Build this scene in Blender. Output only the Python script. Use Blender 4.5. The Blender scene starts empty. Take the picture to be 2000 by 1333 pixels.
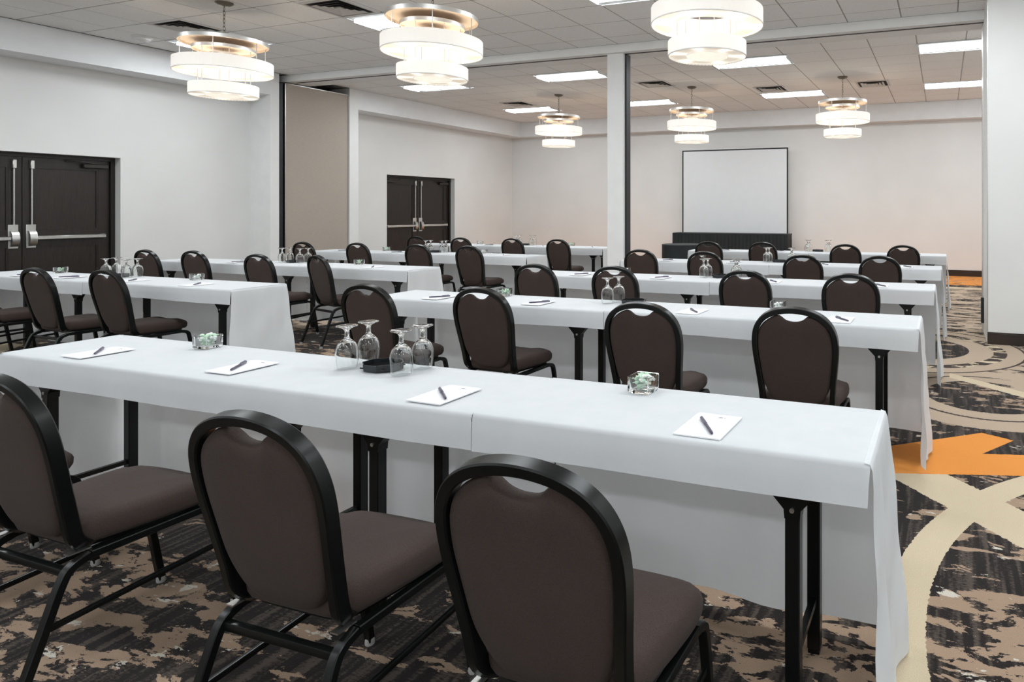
import bpy, math, random
from mathutils import Vector, Matrix
random.seed(7)
S = bpy.context.scene
C = S.collection
PI = math.pi

# ------------------------------------------------------------------ camera
YAW = math.radians(19.69)
FPX, CXP, CYP, CAMH = 1284.5, 1382.5, 408.2, 1.397
cam_d = bpy.data.cameras.new('camera')
cam = bpy.data.objects.new('camera', cam_d)
C.objects.link(cam)
cam.location = (0, 0, CAMH)
cam.rotation_euler = (PI / 2, 0, YAW)
cam_d.sensor_width = 36.0
cam_d.lens = 36.0 * FPX / 2000.0
cam_d.shift_x = (1000.0 - CXP) / 2000.0
cam_d.shift_y = -(666.5 - CYP) / 2000.0
cam_d.clip_start = 0.05
S.camera = cam
# ------------------------------------------------------------------ world and exposure
w = bpy.data.worlds.new('world')
S.world = w
w.use_nodes = True
w.node_tree.nodes['Background'].inputs[0].default_value = (.8, .85, .9, 1)
w.node_tree.nodes['Background'].inputs[1].default_value = .05
S.view_settings.view_transform = 'Standard'
S.view_settings.look = 'None'
S.view_settings.gamma = 1.0
S.view_settings.use_curve_mapping = False
S.view_settings.exposure = 0.0
TROFFER_STRENGTH = 24.5


def project(X, Y, Z):
    s, c = math.sin(YAW), math.cos(YAW)
    xc, d = X * c + Y * s, -X * s + Y * c
    if d < .1:
        return None
    return CXP + FPX * xc / d, CYP - FPX * (Z - CAMH) / d, d


# ------------------------------------------------------------------ node helpers
class NB:
    def __init__(self, name):
        self.m = bpy.data.materials.new(name)
        self.m.use_nodes = True
        self.t = self.m.node_tree
        self.n = self.t.nodes
        self.b = self.n['Principled BSDF']

    def node(self, kind, **kw):
        n = self.n.new(kind)
        for k, v in kw.items():
            setattr(n, k, v)
        return n

    def put(self, sock, v):
        if v is None:
            return
        if hasattr(v, 'is_linked') or isinstance(v, bpy.types.NodeSocket):
            self.t.links.new(v, sock)
        else:
            sock.default_value = v

    def math(self, op, a, b=None, c=None, clamp=False):
        n = self.node('ShaderNodeMath', operation=op, use_clamp=clamp)
        for i, v in enumerate((a, b, c)):
            self.put(n.inputs[i], v)
        return n.outputs[0]

    def mix(self, f, a, b):
        n = self.node('ShaderNodeMix', data_type='RGBA')
        self.put(n.inputs[0], f)
        self.put(n.inputs[6], a)
        self.put(n.inputs[7], b)
        return n.outputs[2]

    def coord(self, which='Object'):
        return self.node('ShaderNodeTexCoord').outputs[which]

    def mapping(self, v, scale=(1, 1, 1), loc=(0, 0, 0)):
        n = self.node('ShaderNodeMapping')
        self.put(n.inputs[0], v)
        n.inputs[1].default_value = loc
        n.inputs[3].default_value = scale
        return n.outputs[0]

    def noise(self, v, scale=5., detail=3., rough=.5, dist=0.):
        n = self.node('ShaderNodeTexNoise')
        self.put(n.inputs['Vector'], v)
        n.inputs['Scale'].default_value = scale
        n.inputs['Detail'].default_value = detail
        n.inputs['Roughness'].default_value = rough
        n.inputs['Distortion'].default_value = dist
        return n.outputs[0]

    def ramp(self, f, a, b):
        n = self.node('ShaderNodeMapRange')
        self.put(n.inputs[0], f)
        n.inputs[1].default_value = a
        n.inputs[2].default_value = b
        return n.outputs[0]

    def bump(self, h, strength=.2, dist=.01):
        n = self.node('ShaderNodeBump')
        n.inputs['Strength'].default_value = strength
        n.inputs['Distance'].default_value = dist
        self.put(n.inputs['Height'], h)
        self.t.links.new(n.outputs[0], self.b.inputs['Normal'])


def rgb(c):
    return (c[0], c[1], c[2], 1.0)


def mat(name, col, rough=.6, metal=0., var=.06, vscale=6., bump=0., bscale=60., spec=.5, vdet=3., coat=0.):
    k = NB(name)
    v = k.coord()
    f = k.noise(v, vscale, vdet)
    f = k.ramp(f, .3, .7)
    a = rgb([x * (1 - var) for x in col])
    b = rgb([min(1, x * (1 + var)) for x in col])
    k.put(k.b.inputs['Base Color'], k.mix(f, a, b))
    k.b.inputs['Roughness'].default_value = rough
    k.b.inputs['Metallic'].default_value = metal
    k.b.inputs['Specular IOR Level'].default_value = spec
    k.b.inputs['Coat Weight'].default_value = coat
    if bump:
        k.bump(k.noise(v, bscale, 3.), bump, .004)
    return k.m


def emis(name, col, strength, base=(.8, .8, .78)):
    k = NB(name)
    k.b.inputs['Base Color'].default_value = rgb(base)
    v = k.coord()
    f = k.ramp(k.noise(v, 9., 2.), .3, .7)
    k.put(k.b.inputs['Emission Color'], k.mix(f, rgb([x * .97 for x in col]), rgb(col)))
    k.b.inputs['Emission Strength'].default_value = strength
    k.b.inputs['Roughness'].default_value = .7
    return k.m


M = {}
M['wall'] = mat('wallcovering', (.80, .798, .785), .75, var=.025, vscale=1.3, bump=.12, bscale=260, spec=.25)
M['trim'] = mat('painted_trim', (.83, .83, .82), .6, var=.02, spec=.3)
M['soffit'] = mat('painted_soffit', (.82, .83, .84), .65, var=.02, spec=.3)
M['tile'] = mat('mineral_ceiling_tile', (.91, .905, .895), .9, var=.035, vscale=40, bump=.35, bscale=180, spec=.1)
M['grid'] = mat('ceiling_grid_metal', (.36, .35, .34), .6, var=.03)
M['darkwood'] = mat('dark_stained_wood', (.014, .010, .008), .38, var=.3, vscale=3, spec=.45)
M['doorwood'] = None
M['base'] = mat('dark_vinyl_baseboard', (.028, .018, .014), .4, var=.15)
M['steel'] = mat('brushed_steel', (.62, .62, .60), .32, 1., var=.06, vscale=30)
M['closer'] = mat('door_closer_bronze', (.05, .045, .042), .35, .6, var=.1)
M['black'] = mat('black_powder_coat', (.0035, .0046, .0043), .30, var=.15, vscale=20, spec=.36)
M['seal'] = mat('black_rubber_seal', (.012, .013, .016), .5, var=.1)
M['glide'] = mat('grey_plastic_glide', (.45, .45, .43), .5)
M['paper'] = mat('white_paper', (.88, .88, .90), .7, var=.01, spec=.2)
M['ink'] = mat('grey_ink', (.12, .11, .15), .6)
M['pen'] = mat('dark_violet_plastic', (.055, .045, .085), .3, var=.1)
M['pencap'] = mat('grey_violet_plastic', (.13, .12, .17), .3, var=.1)
M['tray'] = mat('black_glossy_plastic', (.012, .014, .016), .18, var=.1)
M['white_plastic'] = mat('white_plastic', (.75, .75, .74), .4, var=.02)
M['vent'] = mat('vent_painted_metal', (.60, .58, .56), .5, var=.03)
M['duct_shade'] = mat('vent_duct_shade', (.008, .007, .006), .8)
M['silver'] = mat('satin_nickel', (.68, .67, .65), .38, .85, var=.04)
M['glow_beige'] = mat('glow_tinted_beige', (.80, .69, .58), .6, var=.03)  # beige disc undersides with the warm bulb glow painted in
M['bronze'] = mat('dark_nickel_chain', (.20, .18, .15), .4, .9)
M['blackcloth'] = mat('black_polyester', (.010, .014, .016), .55, var=.2, vscale=9, spec=.4)
M['screen'] = mat('matte_white_screen', (.78, .80, .82), .8, var=.01, spec=.15)
M['mint_g'] = mat('green_mint_wrapper', (.58, .78, .60), .35, var=.2, vscale=60)
M['mint_w'] = mat('white_mint_wrapper', (.88, .92, .88), .35, var=.1, vscale=60)
M['shade'] = emis('lit_pleated_shade', (1.0, .93, .83), .48, (.72, .71, .69))
M['bulb'] = emis('warm_bulb', (1.0, .78, .55), 18.)
M['tube'] = emis('fluorescent_lens', (.91, .965, 1.0), TROFFER_STRENGTH)
M['pan'] = mat('troffer_white_enamel', (.82, .84, .86), .4, var=.02)

k = NB('lit_warm_diffuser')
sp = k.node('ShaderNodeSeparateXYZ')
k.t.links.new(k.coord(), sp.inputs[0])
an = k.math('ARCTAN2', sp.outputs[1], sp.outputs[0])
hot = k.math('POWER', k.math('ADD', k.math('MULTIPLY', k.math('COSINE', k.math('ADD', k.math('MULTIPLY', an, 6.), PI)), .5), .5), 3.)
k.put(k.b.inputs['Emission Strength'], k.math('ADD', k.math('MULTIPLY', hot, 1.0), .5))
k.put(k.b.inputs['Emission Color'], k.mix(hot, rgb((1., .86, .68)), rgb((1., .93, .80))))
k.b.inputs['Base Color'].default_value = (.72, .69, .64, 1)
k.b.inputs['Roughness'].default_value = .7
M['diffuser'] = k.m

k = NB('carved_door_wood')
v = k.mapping(k.coord(), (12, 12, 1.1))
f = k.ramp(k.noise(v, 4., 5., .6, .8), .3, .75)
k.put(k.b.inputs['Base Color'], k.mix(f, rgb((.009, .0062, .005)), rgb((.028, .019, .0155))))
k.b.inputs['Roughness'].default_value = .36
M['doorwood'] = k.m

k = NB('white_linen')
v = k.coord()
f = k.noise(k.mapping(v, (5, 5, 2)), 2.2, 4., .55)
k.put(k.b.inputs['Base Color'], k.mix(k.ramp(f, .35, .65), rgb((.855, .88, .905)), rgb((.885, .905, .925))))
k.b.inputs['Roughness'].default_value = .8
k.b.inputs['Specular IOR Level'].default_value = .2
k.b.inputs['Sheen Weight'].default_value = .1
h = k.math('ADD', k.math('MULTIPLY', f, 1.0), k.math('MULTIPLY', k.noise(v, 14., 3.), .25))
k.bump(h, .10, .02)
tr = k.node('ShaderNodeBsdfTranslucent')
tr.inputs[0].default_value = (.86, .87, .88, 1)
mx = k.node('ShaderNodeMixShader')
mx.inputs[0].default_value = .24
k.t.links.new(k.b.outputs[0], mx.inputs[1])
k.t.links.new(tr.outputs[0], mx.inputs[2])
k.t.links.new(mx.outputs[0], k.n['Material Output'].inputs[0])
M['linen'] = k.m

k = NB('brown_woven_upholstery')
v = k.coord()
wv = k.noise(k.mapping(v, (1, 1, 1.8)), 420., 2., .6)
big = k.noise(v, 5., 2.)
f = k.math('ADD', k.math('MULTIPLY', k.ramp(wv, .3, .7), .6), k.math('MULTIPLY', big, .4))
k.put(k.b.inputs['Base Color'], k.mix(f, rgb((.030, .0195, .016)), rgb((.080, .056, .048))))
k.b.inputs['Roughness'].default_value = .85
k.b.inputs['Specular IOR Level'].default_value = .25
k.b.inputs['Sheen Weight'].default_value = .04
k.bump(wv, .35, .002)
M['fabric'] = k.m

k = NB('tan_partition_fabric')
v = k.coord()
f = k.noise(k.mapping(v, (1, 3, 90)), 5., 3., .6)
g = k.noise(v, 160., 2.)
k.put(k.b.inputs['Base Color'], k.mix(k.ramp(k.math('ADD', f, k.math('MULTIPLY', g, .6)), .45, 1.1), rgb((.36, .31, .26)), rgb((.50, .44, .38))))
k.b.inputs['Roughness'].default_value = .9
k.bump(g, .3, .003)
M['panel'] = k.m

k = NB('clear_glass')
k.b.inputs['Base Color'].default_value = (.97, .985, .98, 1)
k.put(k.b.inputs['Roughness'], k.math('MULTIPLY', k.noise(k.coord(), 20.), .03))
k.b.inputs['Transmission Weight'].default_value = 1.0
k.b.inputs['IOR'].default_value = 1.45
M['glass'] = k.m


def carpet():
    k = NB('patterned_carpet')
    g = k.coord('Object')
    sep = k.node('ShaderNodeSeparateXYZ')
    k.t.links.new(g, sep.inputs[0])
    # wobble the edges of the woven figures a little
    wob = k.math('MULTIPLY', k.math('SUBTRACT', k.noise(g, 60., 2.), .5), .02)
    X0 = sep.outputs[0]
    Y = k.math('ADD', sep.outputs[1], wob)
    # the figure repeats across the room
    X = k.math('ADD', k.math('SUBTRACT', k.math('FLOORED_MODULO', k.math('ADD', X0, 2.3), 4.3), 2.3), wob)
    A = lambda a, b: k.math('ADD', a, b)
    SUB = lambda a, b: k.math('SUBTRACT', a, b)
    MUL = lambda a, b: k.math('MULTIPLY', a, b)
    GT = lambda a, b: k.math('GREATER_THAN', a, b)
    LT = lambda a, b: k.math('LESS_THAN', a, b)
    AND = lambda *a: a[0] if len(a) == 1 else MUL(a[0], AND(*a[1:]))
    OR = lambda *a: a[0] if len(a) == 1 else k.math('MAXIMUM', a[0], OR(*a[1:]))
    NOT = lambda a: SUB(1.0, a)
    lin = lambda c0, m: A(MUL(X, m), c0)

    def rad(cx, cy, sx=1.):
        dx, dy = MUL(SUB(X, cx), sx), SUB(Y, cy)
        return k.math('SQRT', A(MUL(dx, dx), MUL(dy, dy)))
    ring = lambda r, a, b: AND(GT(r, a), LT(r, b))
    # base: dark ground with streaks along the room and ragged tan blotches
    st = k.noise(k.mapping(g, (1, .05, 1)), 34., 2., .5)
    st2 = k.noise(k.mapping(g, (1, 2.2, 1)), 60., 2.)
    streak = k.ramp(MUL(st, A(st2, .55)), .50, .68)
    dark = k.mix(streak, rgb((.016, .0115, .0105)), rgb((.085, .066, .054)))
    bl = k.noise(k.mapping(g, (2.7, 6.0, 1), (1.3, .7, 0)), 1.7, 7., .66, .3)
    big = k.noise(k.mapping(g, (.7, 1.3, 1), (5.3, 2.6, 0)), 1.0, 1.)
    bsum = A(bl, MUL(SUB(big, .5), .38))
    blot = GT(bsum, .568)
    base = k.mix(blot, dark, rgb((.37, .26, .18)))
    pale = GT(k.noise(k.mapping(g, (3., 6.4, 1), (9, 4, 0)), 2.2, 5., .62, .3), .63)
    base = k.mix(MUL(pale, GT(bsum, .53)), base, rgb((.62, .57, .49)))
    tan, cream, orange, brown = rgb((.47, .365, .27)), rgb((.62, .515, .36)), rgb((.80, .30, .055)), rgb((.05, .034, .03))
    col = base
    # two sets of concentric tan loops
    r1 = rad(.3, 5.31)
    col = k.mix(ring(r1, .43, .80), col, tan)
    col = k.mix(ring(r1, .575, .60), col, brown)
    r2 = rad(-.3, 6.95)
    up = GT(Y, lin(5.90, -.82))
    field = AND(up, LT(Y, 12.6), GT(X, -.6), LT(X, 1.6), LT(k.noise(k.mapping(g, (1.2, 4., 1)), 1.9, 6., .66, .4), .51))
    col = k.mix(field, col, tan)
    col = k.mix(ring(r2, 1.03, 1.055), col, brown)
    col = k.mix(ring(r2, .88, 1.03), col, tan)
    col = k.mix(AND(ring(r2, .76, .88), GT(bl, .52)), k.mix(ring(r2, .76, .88), col, brown), cream)
    col = k.mix(ring(r2, .54, .76), col, tan)
    col = k.mix(LT(r2, .54), col, base)
    diag = AND(GT(Y, lin(5.84, -.84)), LT(Y, lin(6.0, -.82)), GT(X, .05), LT(X, 1.7))
    col = k.mix(diag, col, cream)
    r3 = rad(.35, 9.6, .6)
    col = k.mix(ring(r3, .5, .56), col, brown)
    col = k.mix(AND(GT(Y, lin(12.35, -.1)), LT(Y, lin(12.55, -.1)), GT(X, -.9)), col, cream)
    # cream crossing strokes
    s1 = AND(GT(A(X, Y), 3.29), LT(A(X, Y), 3.70), GT(Y, 2.2), LT(Y, 4.0))
    s2 = ring(rad(1.9, 2.33), 1.955, 2.10)
    s2 = AND(s2, LT(X, 1.2), GT(Y, .9))
    col = k.mix(OR(s1, s2), col, cream)
    # orange wedge
    notch = AND(GT(X, .205), LT(Y, lin(3.725, 1.57)), GT(Y, lin(3.996, .28)))
    org = AND(GT(Y, lin(3.675, .30)), LT(Y, lin(4.25, .82)), LT(Y, lin(4.54, -.47)), NOT(notch), GT(X, -.75), GT(X0, -1.))
    org2 = AND(GT(Y, 12.9), LT(Y, 15.), LT(bl, .56))
    dx, dy = SUB(X0, -2.75), SUB(Y, 2.3)
    org3 = LT(A(MUL(dx, dx), MUL(MUL(dy, dy), 2.)), .10)
    col = k.mix(OR(org, org2, org3), col, orange)
    # pile
    fine = k.noise(g, 330., 2.)
    hsv = k.node('ShaderNodeHueSaturation')
    k.put(hsv.inputs['Value'], A(MUL(k.ramp(fine, .25, .75), .36), .82))
    k.put(hsv.inputs['Color'], col)
    k.put(k.b.inputs['Base Color'], hsv.outputs[0])
    k.b.inputs['Roughness'].default_value = .95
    k.b.inputs['Specular IOR Level'].default_value = .1
    k.b.inputs['Sheen Weight'].default_value = .08
    k.bump(fine, .5, .006)
    return k.m


M['carpet'] = carpet()


# ------------------------------------------------------------------ mesh helpers
class MB:
    def __init__(self):
        self.v, self.f = [], []

    def add(self, verts, faces):
        o = len(self.v)
        self.v += [tuple(p) for p in verts]
        self.f += [tuple(i + o for i in f) for f in faces]
        return self

    def box(self, x0, x1, y0, y1, z0, z1, bev=0.):
        if bev <= 0:
            p = [(x, y, z) for z in (z0, z1) for y in (y0, y1) for x in (x0, x1)]
            return self.add(p, [(0, 2, 3, 1), (4, 5, 7, 6), (0, 1, 5, 4), (2, 6, 7, 3), (0, 4, 6, 2), (1, 3, 7, 5)])
        b = bev
        sec = lambda e: [(x0 + b, y0 + e), (x1 - b, y0 + e), (x1 - e, y0 + b), (x1 - e, y1 - b), (x1 - b, y1 - e), (x0 + b, y1 - e), (x0 + e, y1 - b), (x0 + e, y0 + b)]
        rows = [[(x, y, z0) for x, y in sec(b)], [(x, y, z0 + b) for x, y in sec(0)], [(x, y, z1 - b) for x, y in sec(0)], [(x, y, z1) for x, y in sec(b)]]
        return self.loft(rows, True, True)

    def loft(self, rows, closed=True, caps=True):
        n = len(rows[0])
        o = len(self.v)
        vs = [p for r in rows for p in r]
        fs = []
        for i in range(len(rows) - 1):
            for j in range(n if closed else n - 1):
                a, b = i * n + j, i * n + (j + 1) % n
                fs.append((a, b, b + n, a + n))
        if caps and closed:
            fs.append(tuple(range(n - 1, -1, -1)))
            fs.append(tuple((len(rows) - 1) * n + j for j in range(n)))
        return self.add(vs, fs)

    def lathe(self, prof, seg=24, cx=0., cy=0., cz=0., close=False, ripple=0., nrip=0):
        rows = []
        for r, z in prof:
            rows.append([(cx + (r + (ripple * math.cos(nrip * 2 * PI * j / seg) if r > .05 else 0)) * math.cos(2 * PI * j / seg),
                          cy + (r + (ripple * math.cos(nrip * 2 * PI * j / seg) if r > .05 else 0)) * math.sin(2 * PI * j / seg), cz + z) for j in range(seg)])
        if close:
            rows.append(rows[0])
        return self.loft(rows, True, False)

    def sweep(self, path, sec, ref=(0, 1, 0), caps=True):
        """sec: 2-D points (a along side vector, b along ref-ish vector)"""
        P = [Vector(p) for p in path]
        rows = []
        for i, p in enumerate(P):
            t = (P[min(i + 1, len(P) - 1)] - P[max(i - 1, 0)]).normalized()
            r = Vector(ref if not callable(ref) else ref(i))
            r = (r - t * r.dot(t))
            if r.length < 1e-5:
                r = Vector((1, 0, 0)) - t * t.x
            r.normalize()
            sd = t.cross(r)
            rows.append([tuple(p + sd * a + r * b) for a, b in sec])
        return self.loft(rows, True, caps)

    def sphere(self, c, r, su=10, sv=6, sz=1.):
        rows = []
        for i in range(sv + 1):
            a = -PI / 2 + PI * i / sv
            rr = max(math.cos(a), .02) * r
            rows.append([(c[0] + rr * math.cos(2 * PI * j / su), c[1] + rr * math.sin(2 * PI * j / su), c[2] + r * sz * math.sin(a)) for j in range(su)])
        return self.loft(rows, True, True)

    def mesh(self, name, smooth=True, ang=38):
        me = bpy.data.meshes.new(name)
        me.from_pydata(self.v, [], self.f)
        me.validate()
        me.update()
        import bmesh
        bm = bmesh.new()
        bm.from_mesh(me)
        bmesh.ops.remove_doubles(bm, verts=bm.verts, dist=1e-6)
        bmesh.ops.recalc_face_normals(bm, faces=bm.faces)
        bm.to_mesh(me)
        bm.free()
        if smooth:
            me.polygons.foreach_set('use_smooth', [True] * len(me.polygons))
            me.set_sharp_from_angle(angle=math.radians(ang))
        me.update()
        return me

    def build(self, name, material, parent=None, smooth=True, ang=38, loc=None):
        me = self.mesh(name, smooth, ang)
        me.materials.append(M[material])
        return link(name, me, parent, loc)


def link(name, me, parent=None, loc=None):
    o = bpy.data.objects.new(name, me)
    C.objects.link(o)
    if parent is not None:
        o.parent = parent
    if loc is not None:
        o.location = loc
    return o


def tag(o, label, cat, group=None, kind=None):
    o['label'] = label
    o['category'] = cat
    if group:
        o['group'] = group
    if kind:
        o['kind'] = kind
    return o


def empty(name, loc=(0, 0, 0), rz=0.):
    o = bpy.data.objects.new(name, None)
    o.empty_display_size = .1
    C.objects.link(o)
    o.location = loc
    o.rotation_euler = (0, 0, rz)
    return o


def copy_tree(o, parent=None):
    c = o.copy()
    C.objects.link(c)
    c.parent = parent
    for ch in list(o.children):
        copy_tree(ch, c)
    return c


def struct(o, label, cat):
    return tag(o, label, cat, kind='structure')


def rrect(a, b, r, n=3):
    """rounded rectangle section with half sizes a, b"""
    out = []
    for cx, cy, a0 in ((a - r, b - r, 0), (-a + r, b - r, 90), (-a + r, -b + r, 180), (a - r, -b + r, 270)):
        for i in range(n + 1):
            t = math.radians(a0 + 90 * i / n)
            out.append((cx + r * math.cos(t), cy + r * math.sin(t)))
    return out


def circ(r, n=8):
    return [(r * math.cos(2 * PI * i / n), r * math.sin(2 * PI * i / n)) for i in range(n)]


def spline(pts, n=6, closed=False):
    P = [Vector(p) for p in pts]
    out = []
    m = len(P)
    for i in range(m - 1 if not closed else m):
        p0 = P[(i - 1) % m] if (closed or i > 0) else P[0] * 2 - P[1]
        p1, p2 = P[i], P[(i + 1) % m]
        p3 = P[(i + 2) % m] if (closed or i + 2 < m) else P[-1] * 2 - P[-2]
        for j in range(n):
            t = j / n
            out.append(.5 * ((2 * p1) + (p2 - p0) * t + (2 * p0 - 5 * p1 + 4 * p2 - p3) * t * t + (3 * p1 - p0 - 3 * p2 + p3) * t ** 3))
    if not closed:
        out.append(P[-1])
    return out


# ------------------------------------------------------------------ room shell
XW, XS = -10.70, -10.246          # left wall plane, soffit face
XR = 3.6                          # right wall
Y0, YF, YFS = -7.0, 14.60, 14.30  # back wall, far wall, far soffit face
ZC, ZB, ZS = 3.614, 3.506, 3.245  # ceiling, beam bottom, soffit bottom
YB0, YB1 = 7.92, 8.36             # beam
YP0, YP1, YP2, YP3 = 7.63, 7.78, 9.14, 9.33

struct(MB().box(XW - .6, XR + .2, Y0 - .2, YF + .2, -.1, 0).build('floor', 'carpet', smooth=False), 'patterned brown, tan, cream and orange carpet floor', 'floor')


def wall_with_door(name, y0, y1, d0, d1, zt, label):
    m = MB()
    m.box(XW - .2, XW, y0, d0, 0, ZC)
    m.box(XW - .2, XW, d1, y1, 0, ZC)
    m.box(XW - .2, XW, d0, d1, zt, ZC)
    return struct(m.build(name, 'wall', smooth=False), label, 'wall')


D1 = (3.89, 5.82, 2.10)
D2 = (10.44, 12.42, 2.10)
wall_with_door('wall_left_near', Y0, YP1, *D1[:2], D1[2], 'off-white near left wall around the large dark double doors')
wall_with_door('wall_left_far', YP2, YF, *D2[:2], D2[2], 'off-white far left wall around the distant dark double doors')
struct(MB().box(XW - .2, XR + .2, YF, YF + .2, 0, ZC).build('wall_far', 'wall', smooth=False), 'off-white far wall behind the projection screen', 'wall')
struct(MB().box(XR, XR + .2, Y0, YF, 0, ZC).build('wall_right', 'wall', smooth=False), 'off-white side wall at the right of the hall', 'wall')
struct(MB().box(XW - .2, XR + .2, Y0 - .2, Y0, 0, ZC).build('wall_back', 'wall', smooth=False), 'off-white wall behind the camera', 'wall')
# partition return wall on the right
m = MB().box(.43, XR, 7.377, 8.34, 0, ZC)
ws = struct(m.build('wall_partition', 'wall', smooth=False), 'off-white partition wall end at the right edge', 'wall')
m = MB().box(.428, .436, 7.372, 7.40, .13, ZC - .02)
m.box(.424, .43, 8.12, 8.30, 0, ZB)
m.build('edge_trim', 'steel', ws, False)
MB().box(.40, .43, 7.95, 8.05, .12, .40).build('bottom_seal', 'seal', ws, False)
# pocket in the left wall
m = MB().box(XW - .2, XS, YP0, YP1, 0, ZC)
m.box(XW - .2, XS, YP2, YP3, 0, ZC)
struct(m.build('wall_pocket', 'trim', smooth=False), 'white pilasters either side of the tan partition panel', 'wall')
struct(MB().box(XW - .2, XW - .05, YP1, YP2, 0, ZC).build('wall_pocket_back', 'seal', smooth=False), 'back of the partition pocket, coloured black for the shade inside', 'wall')  # black colour puts the pocket's shade onto its back
# soffits
struct(MB().box(XW, XS, Y0, YP0, ZS, ZC).build('trim_1', 'soffit', smooth=False), 'white soffit along the near left wall', 'soffit')
struct(MB().box(XW, XS, YP3, YF, ZS, ZC).build('trim_2', 'soffit', smooth=False), 'white soffit along the far left wall', 'soffit')
struct(MB().box(XS, XR, YFS, YF, ZS, ZC).build('trim_3', 'soffit', smooth=False), 'white soffit along the far wall', 'soffit')
# beam with the partition track
bm_ = struct(MB().box(XS - .2, XR, YB0, YB1, ZB, ZC, 0).build('trim_4', 'trim', smooth=False), 'white ceiling beam carrying the dark partition track', 'beam')
MB().box(XS + .05, XR, 8.035, 8.065, ZB - .006, ZB).build('partition_track', 'seal', bm_, False)
# column
co = struct(MB().box(-4.315, -4.075, 7.98, 8.22, 0, ZB, .006).build('column', 'trim', smooth=False), 'white square column under the beam between the two table blocks', 'column')
m = MB().box(-4.075, -4.05, 8.04, 8.16, .02, ZB - .01)
m.build('rubber_seal', 'seal', co, False)
MB().box(-4.335, -4.315, 8.05, 8.15, 0, ZB).build('edge_strip', 'steel', co, False)
# baseboards
for nm, b in (('baseboard_far', (XW, XR, YF - .014, YF)), ('baseboard_right', (XR - .014, XR, Y0, YF)), ('baseboard_back', (XW, XR, Y0, Y0 + .014)),
              ('baseboard_left', (XW, XW + .014, Y0, D1[0] - .01)), ('baseboard_left_middle', (XW, XW + .014, D1[1] + .01, YP0)), ('baseboard_left_far', (XW, XW + .014, YP3, D2[0] - .01)), ('baseboard_left_corner', (XW, XW + .014, D2[1] + .01, YF))):
    o = MB().box(b[0], b[1], b[2], b[3], 0, .115).box(b[0], b[1], b[2], b[3], .117, .125).build(nm, 'base', smooth=False)
    struct(o, 'dark brown baseboard, ' + nm.split('_', 1)[1].replace('_', ' ') + ' wall', 'baseboard')
m = MB().box(.43, XR, 7.362, 7.377, 0, .108).box(.43, XR, 7.366, 7.377, .112, .124)
struct(m.build('baseboard_partition', 'base', smooth=False), 'dark brown baseboard of the partition wall end', 'baseboard')

# ------------------------------------------------------------------ ceiling with lay-in tiles
ceil = struct(MB().box(XW - .2, XR + .2, Y0 - .2, YF + .2, ZC + .012, ZC + .1).build('ceiling', 'grid', smooth=False), 'suspended ceiling of square grey-white tiles', 'ceiling')
G = .61
tiles = []


def add_tiles(xa, xb, xo, ya, yb, yo):
    i0, i1 = math.floor((xa - xo) / G), math.ceil((xb - xo) / G)
    j0, j1 = math.floor((ya - yo) / G), math.ceil((yb - yo) / G)
    for i in range(i0, i1):
        for j in range(j0, j1):
            x0, x1 = max(xo + i * G, xa), min(xo + (i + 1) * G, xb)
            y0, y1 = max(yo + j * G, ya), min(yo + (j + 1) * G, yb)
            if x1 - x0 > .04 and y1 - y0 > .04:
                tiles.append((x0, x1, y0, y1))


add_tiles(XS, XR, .153, Y0, YB0, 5.74)
add_tiles(XS, XR, -.33, YB1, YFS, 9.25)


def tile_area(t):
    q = [project(x, y, ZC) for x in t[:2] for y in t[2:]]
    if any(p is None for p in q):
        return -1
    cx, cy = sum(p[0] for p in q) / 4, sum(p[1] for p in q) / 4
    if not (-60 < cx < 1990 and cy > -50):
        return -1
    (x0, y0, _), (x1, y1, _), (x2, y2, _), (x3, y3, _) = q[0], q[1], q[3], q[2]
    return abs(x0 * y1 - x1 * y0 + x1 * y2 - x2 * y1 + x2 * y3 - x3 * y2 + x3 * y0 - x0 * y3) / 2


areas = sorted(((tile_area(t), i) for i, t in enumerate(tiles)), reverse=True)
chosen = [i for a, i in areas if a > 0][:300]
rest = MB()
cache = {}
for i, t in enumerate(tiles):
    x0, x1, y0, y1 = t
    gx, gy = (x1 - x0) / 2 - .006, (y1 - y0) / 2 - .006
    if i in set(chosen):
        key = (round(gx, 3), round(gy, 3))
        if key not in cache:
            me = MB().box(-gx, gx, -gy, gy, 0, .014, .004).mesh('ceiling_tile', False)
            me.materials.append(M['tile'])
            cache[key] = me
        link('ceiling_tile', cache[key], ceil, ((x0 + x1) / 2, (y0 + y1) / 2, ZC))
    else:
        rest.box(x0 + .006, x1 - .006, y0 + .006, y1 - .006, ZC, ZC + .014)
bars = MB()
for (xa, xb, xo, ya, yb, yo) in ((XS, XR, .153, Y0, YB0, 5.74), (XS, XR, -.33, YB1, YFS, 9.25)):
    for i in range(math.ceil((xa - xo) / G), math.floor((xb - xo) / G) + 1):
        bars.box(xo + i * G - .009, xo + i * G + .009, ya, yb, ZC + .0025, ZC + .013)
    for j in range(math.ceil((ya - yo) / G), math.floor((yb - yo) / G) + 1):
        bars.box(xa, xb, yo + j * G - .009, yo + j * G + .009, ZC + .0025, ZC + .013)
o = bars.build('ceiling_grid_bars', 'grid', ceil, False)
o['kind'] = 'stuff'
o = rest.build('ceiling_tile_field', 'tile', ceil, False)
o['kind'] = 'stuff'


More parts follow.
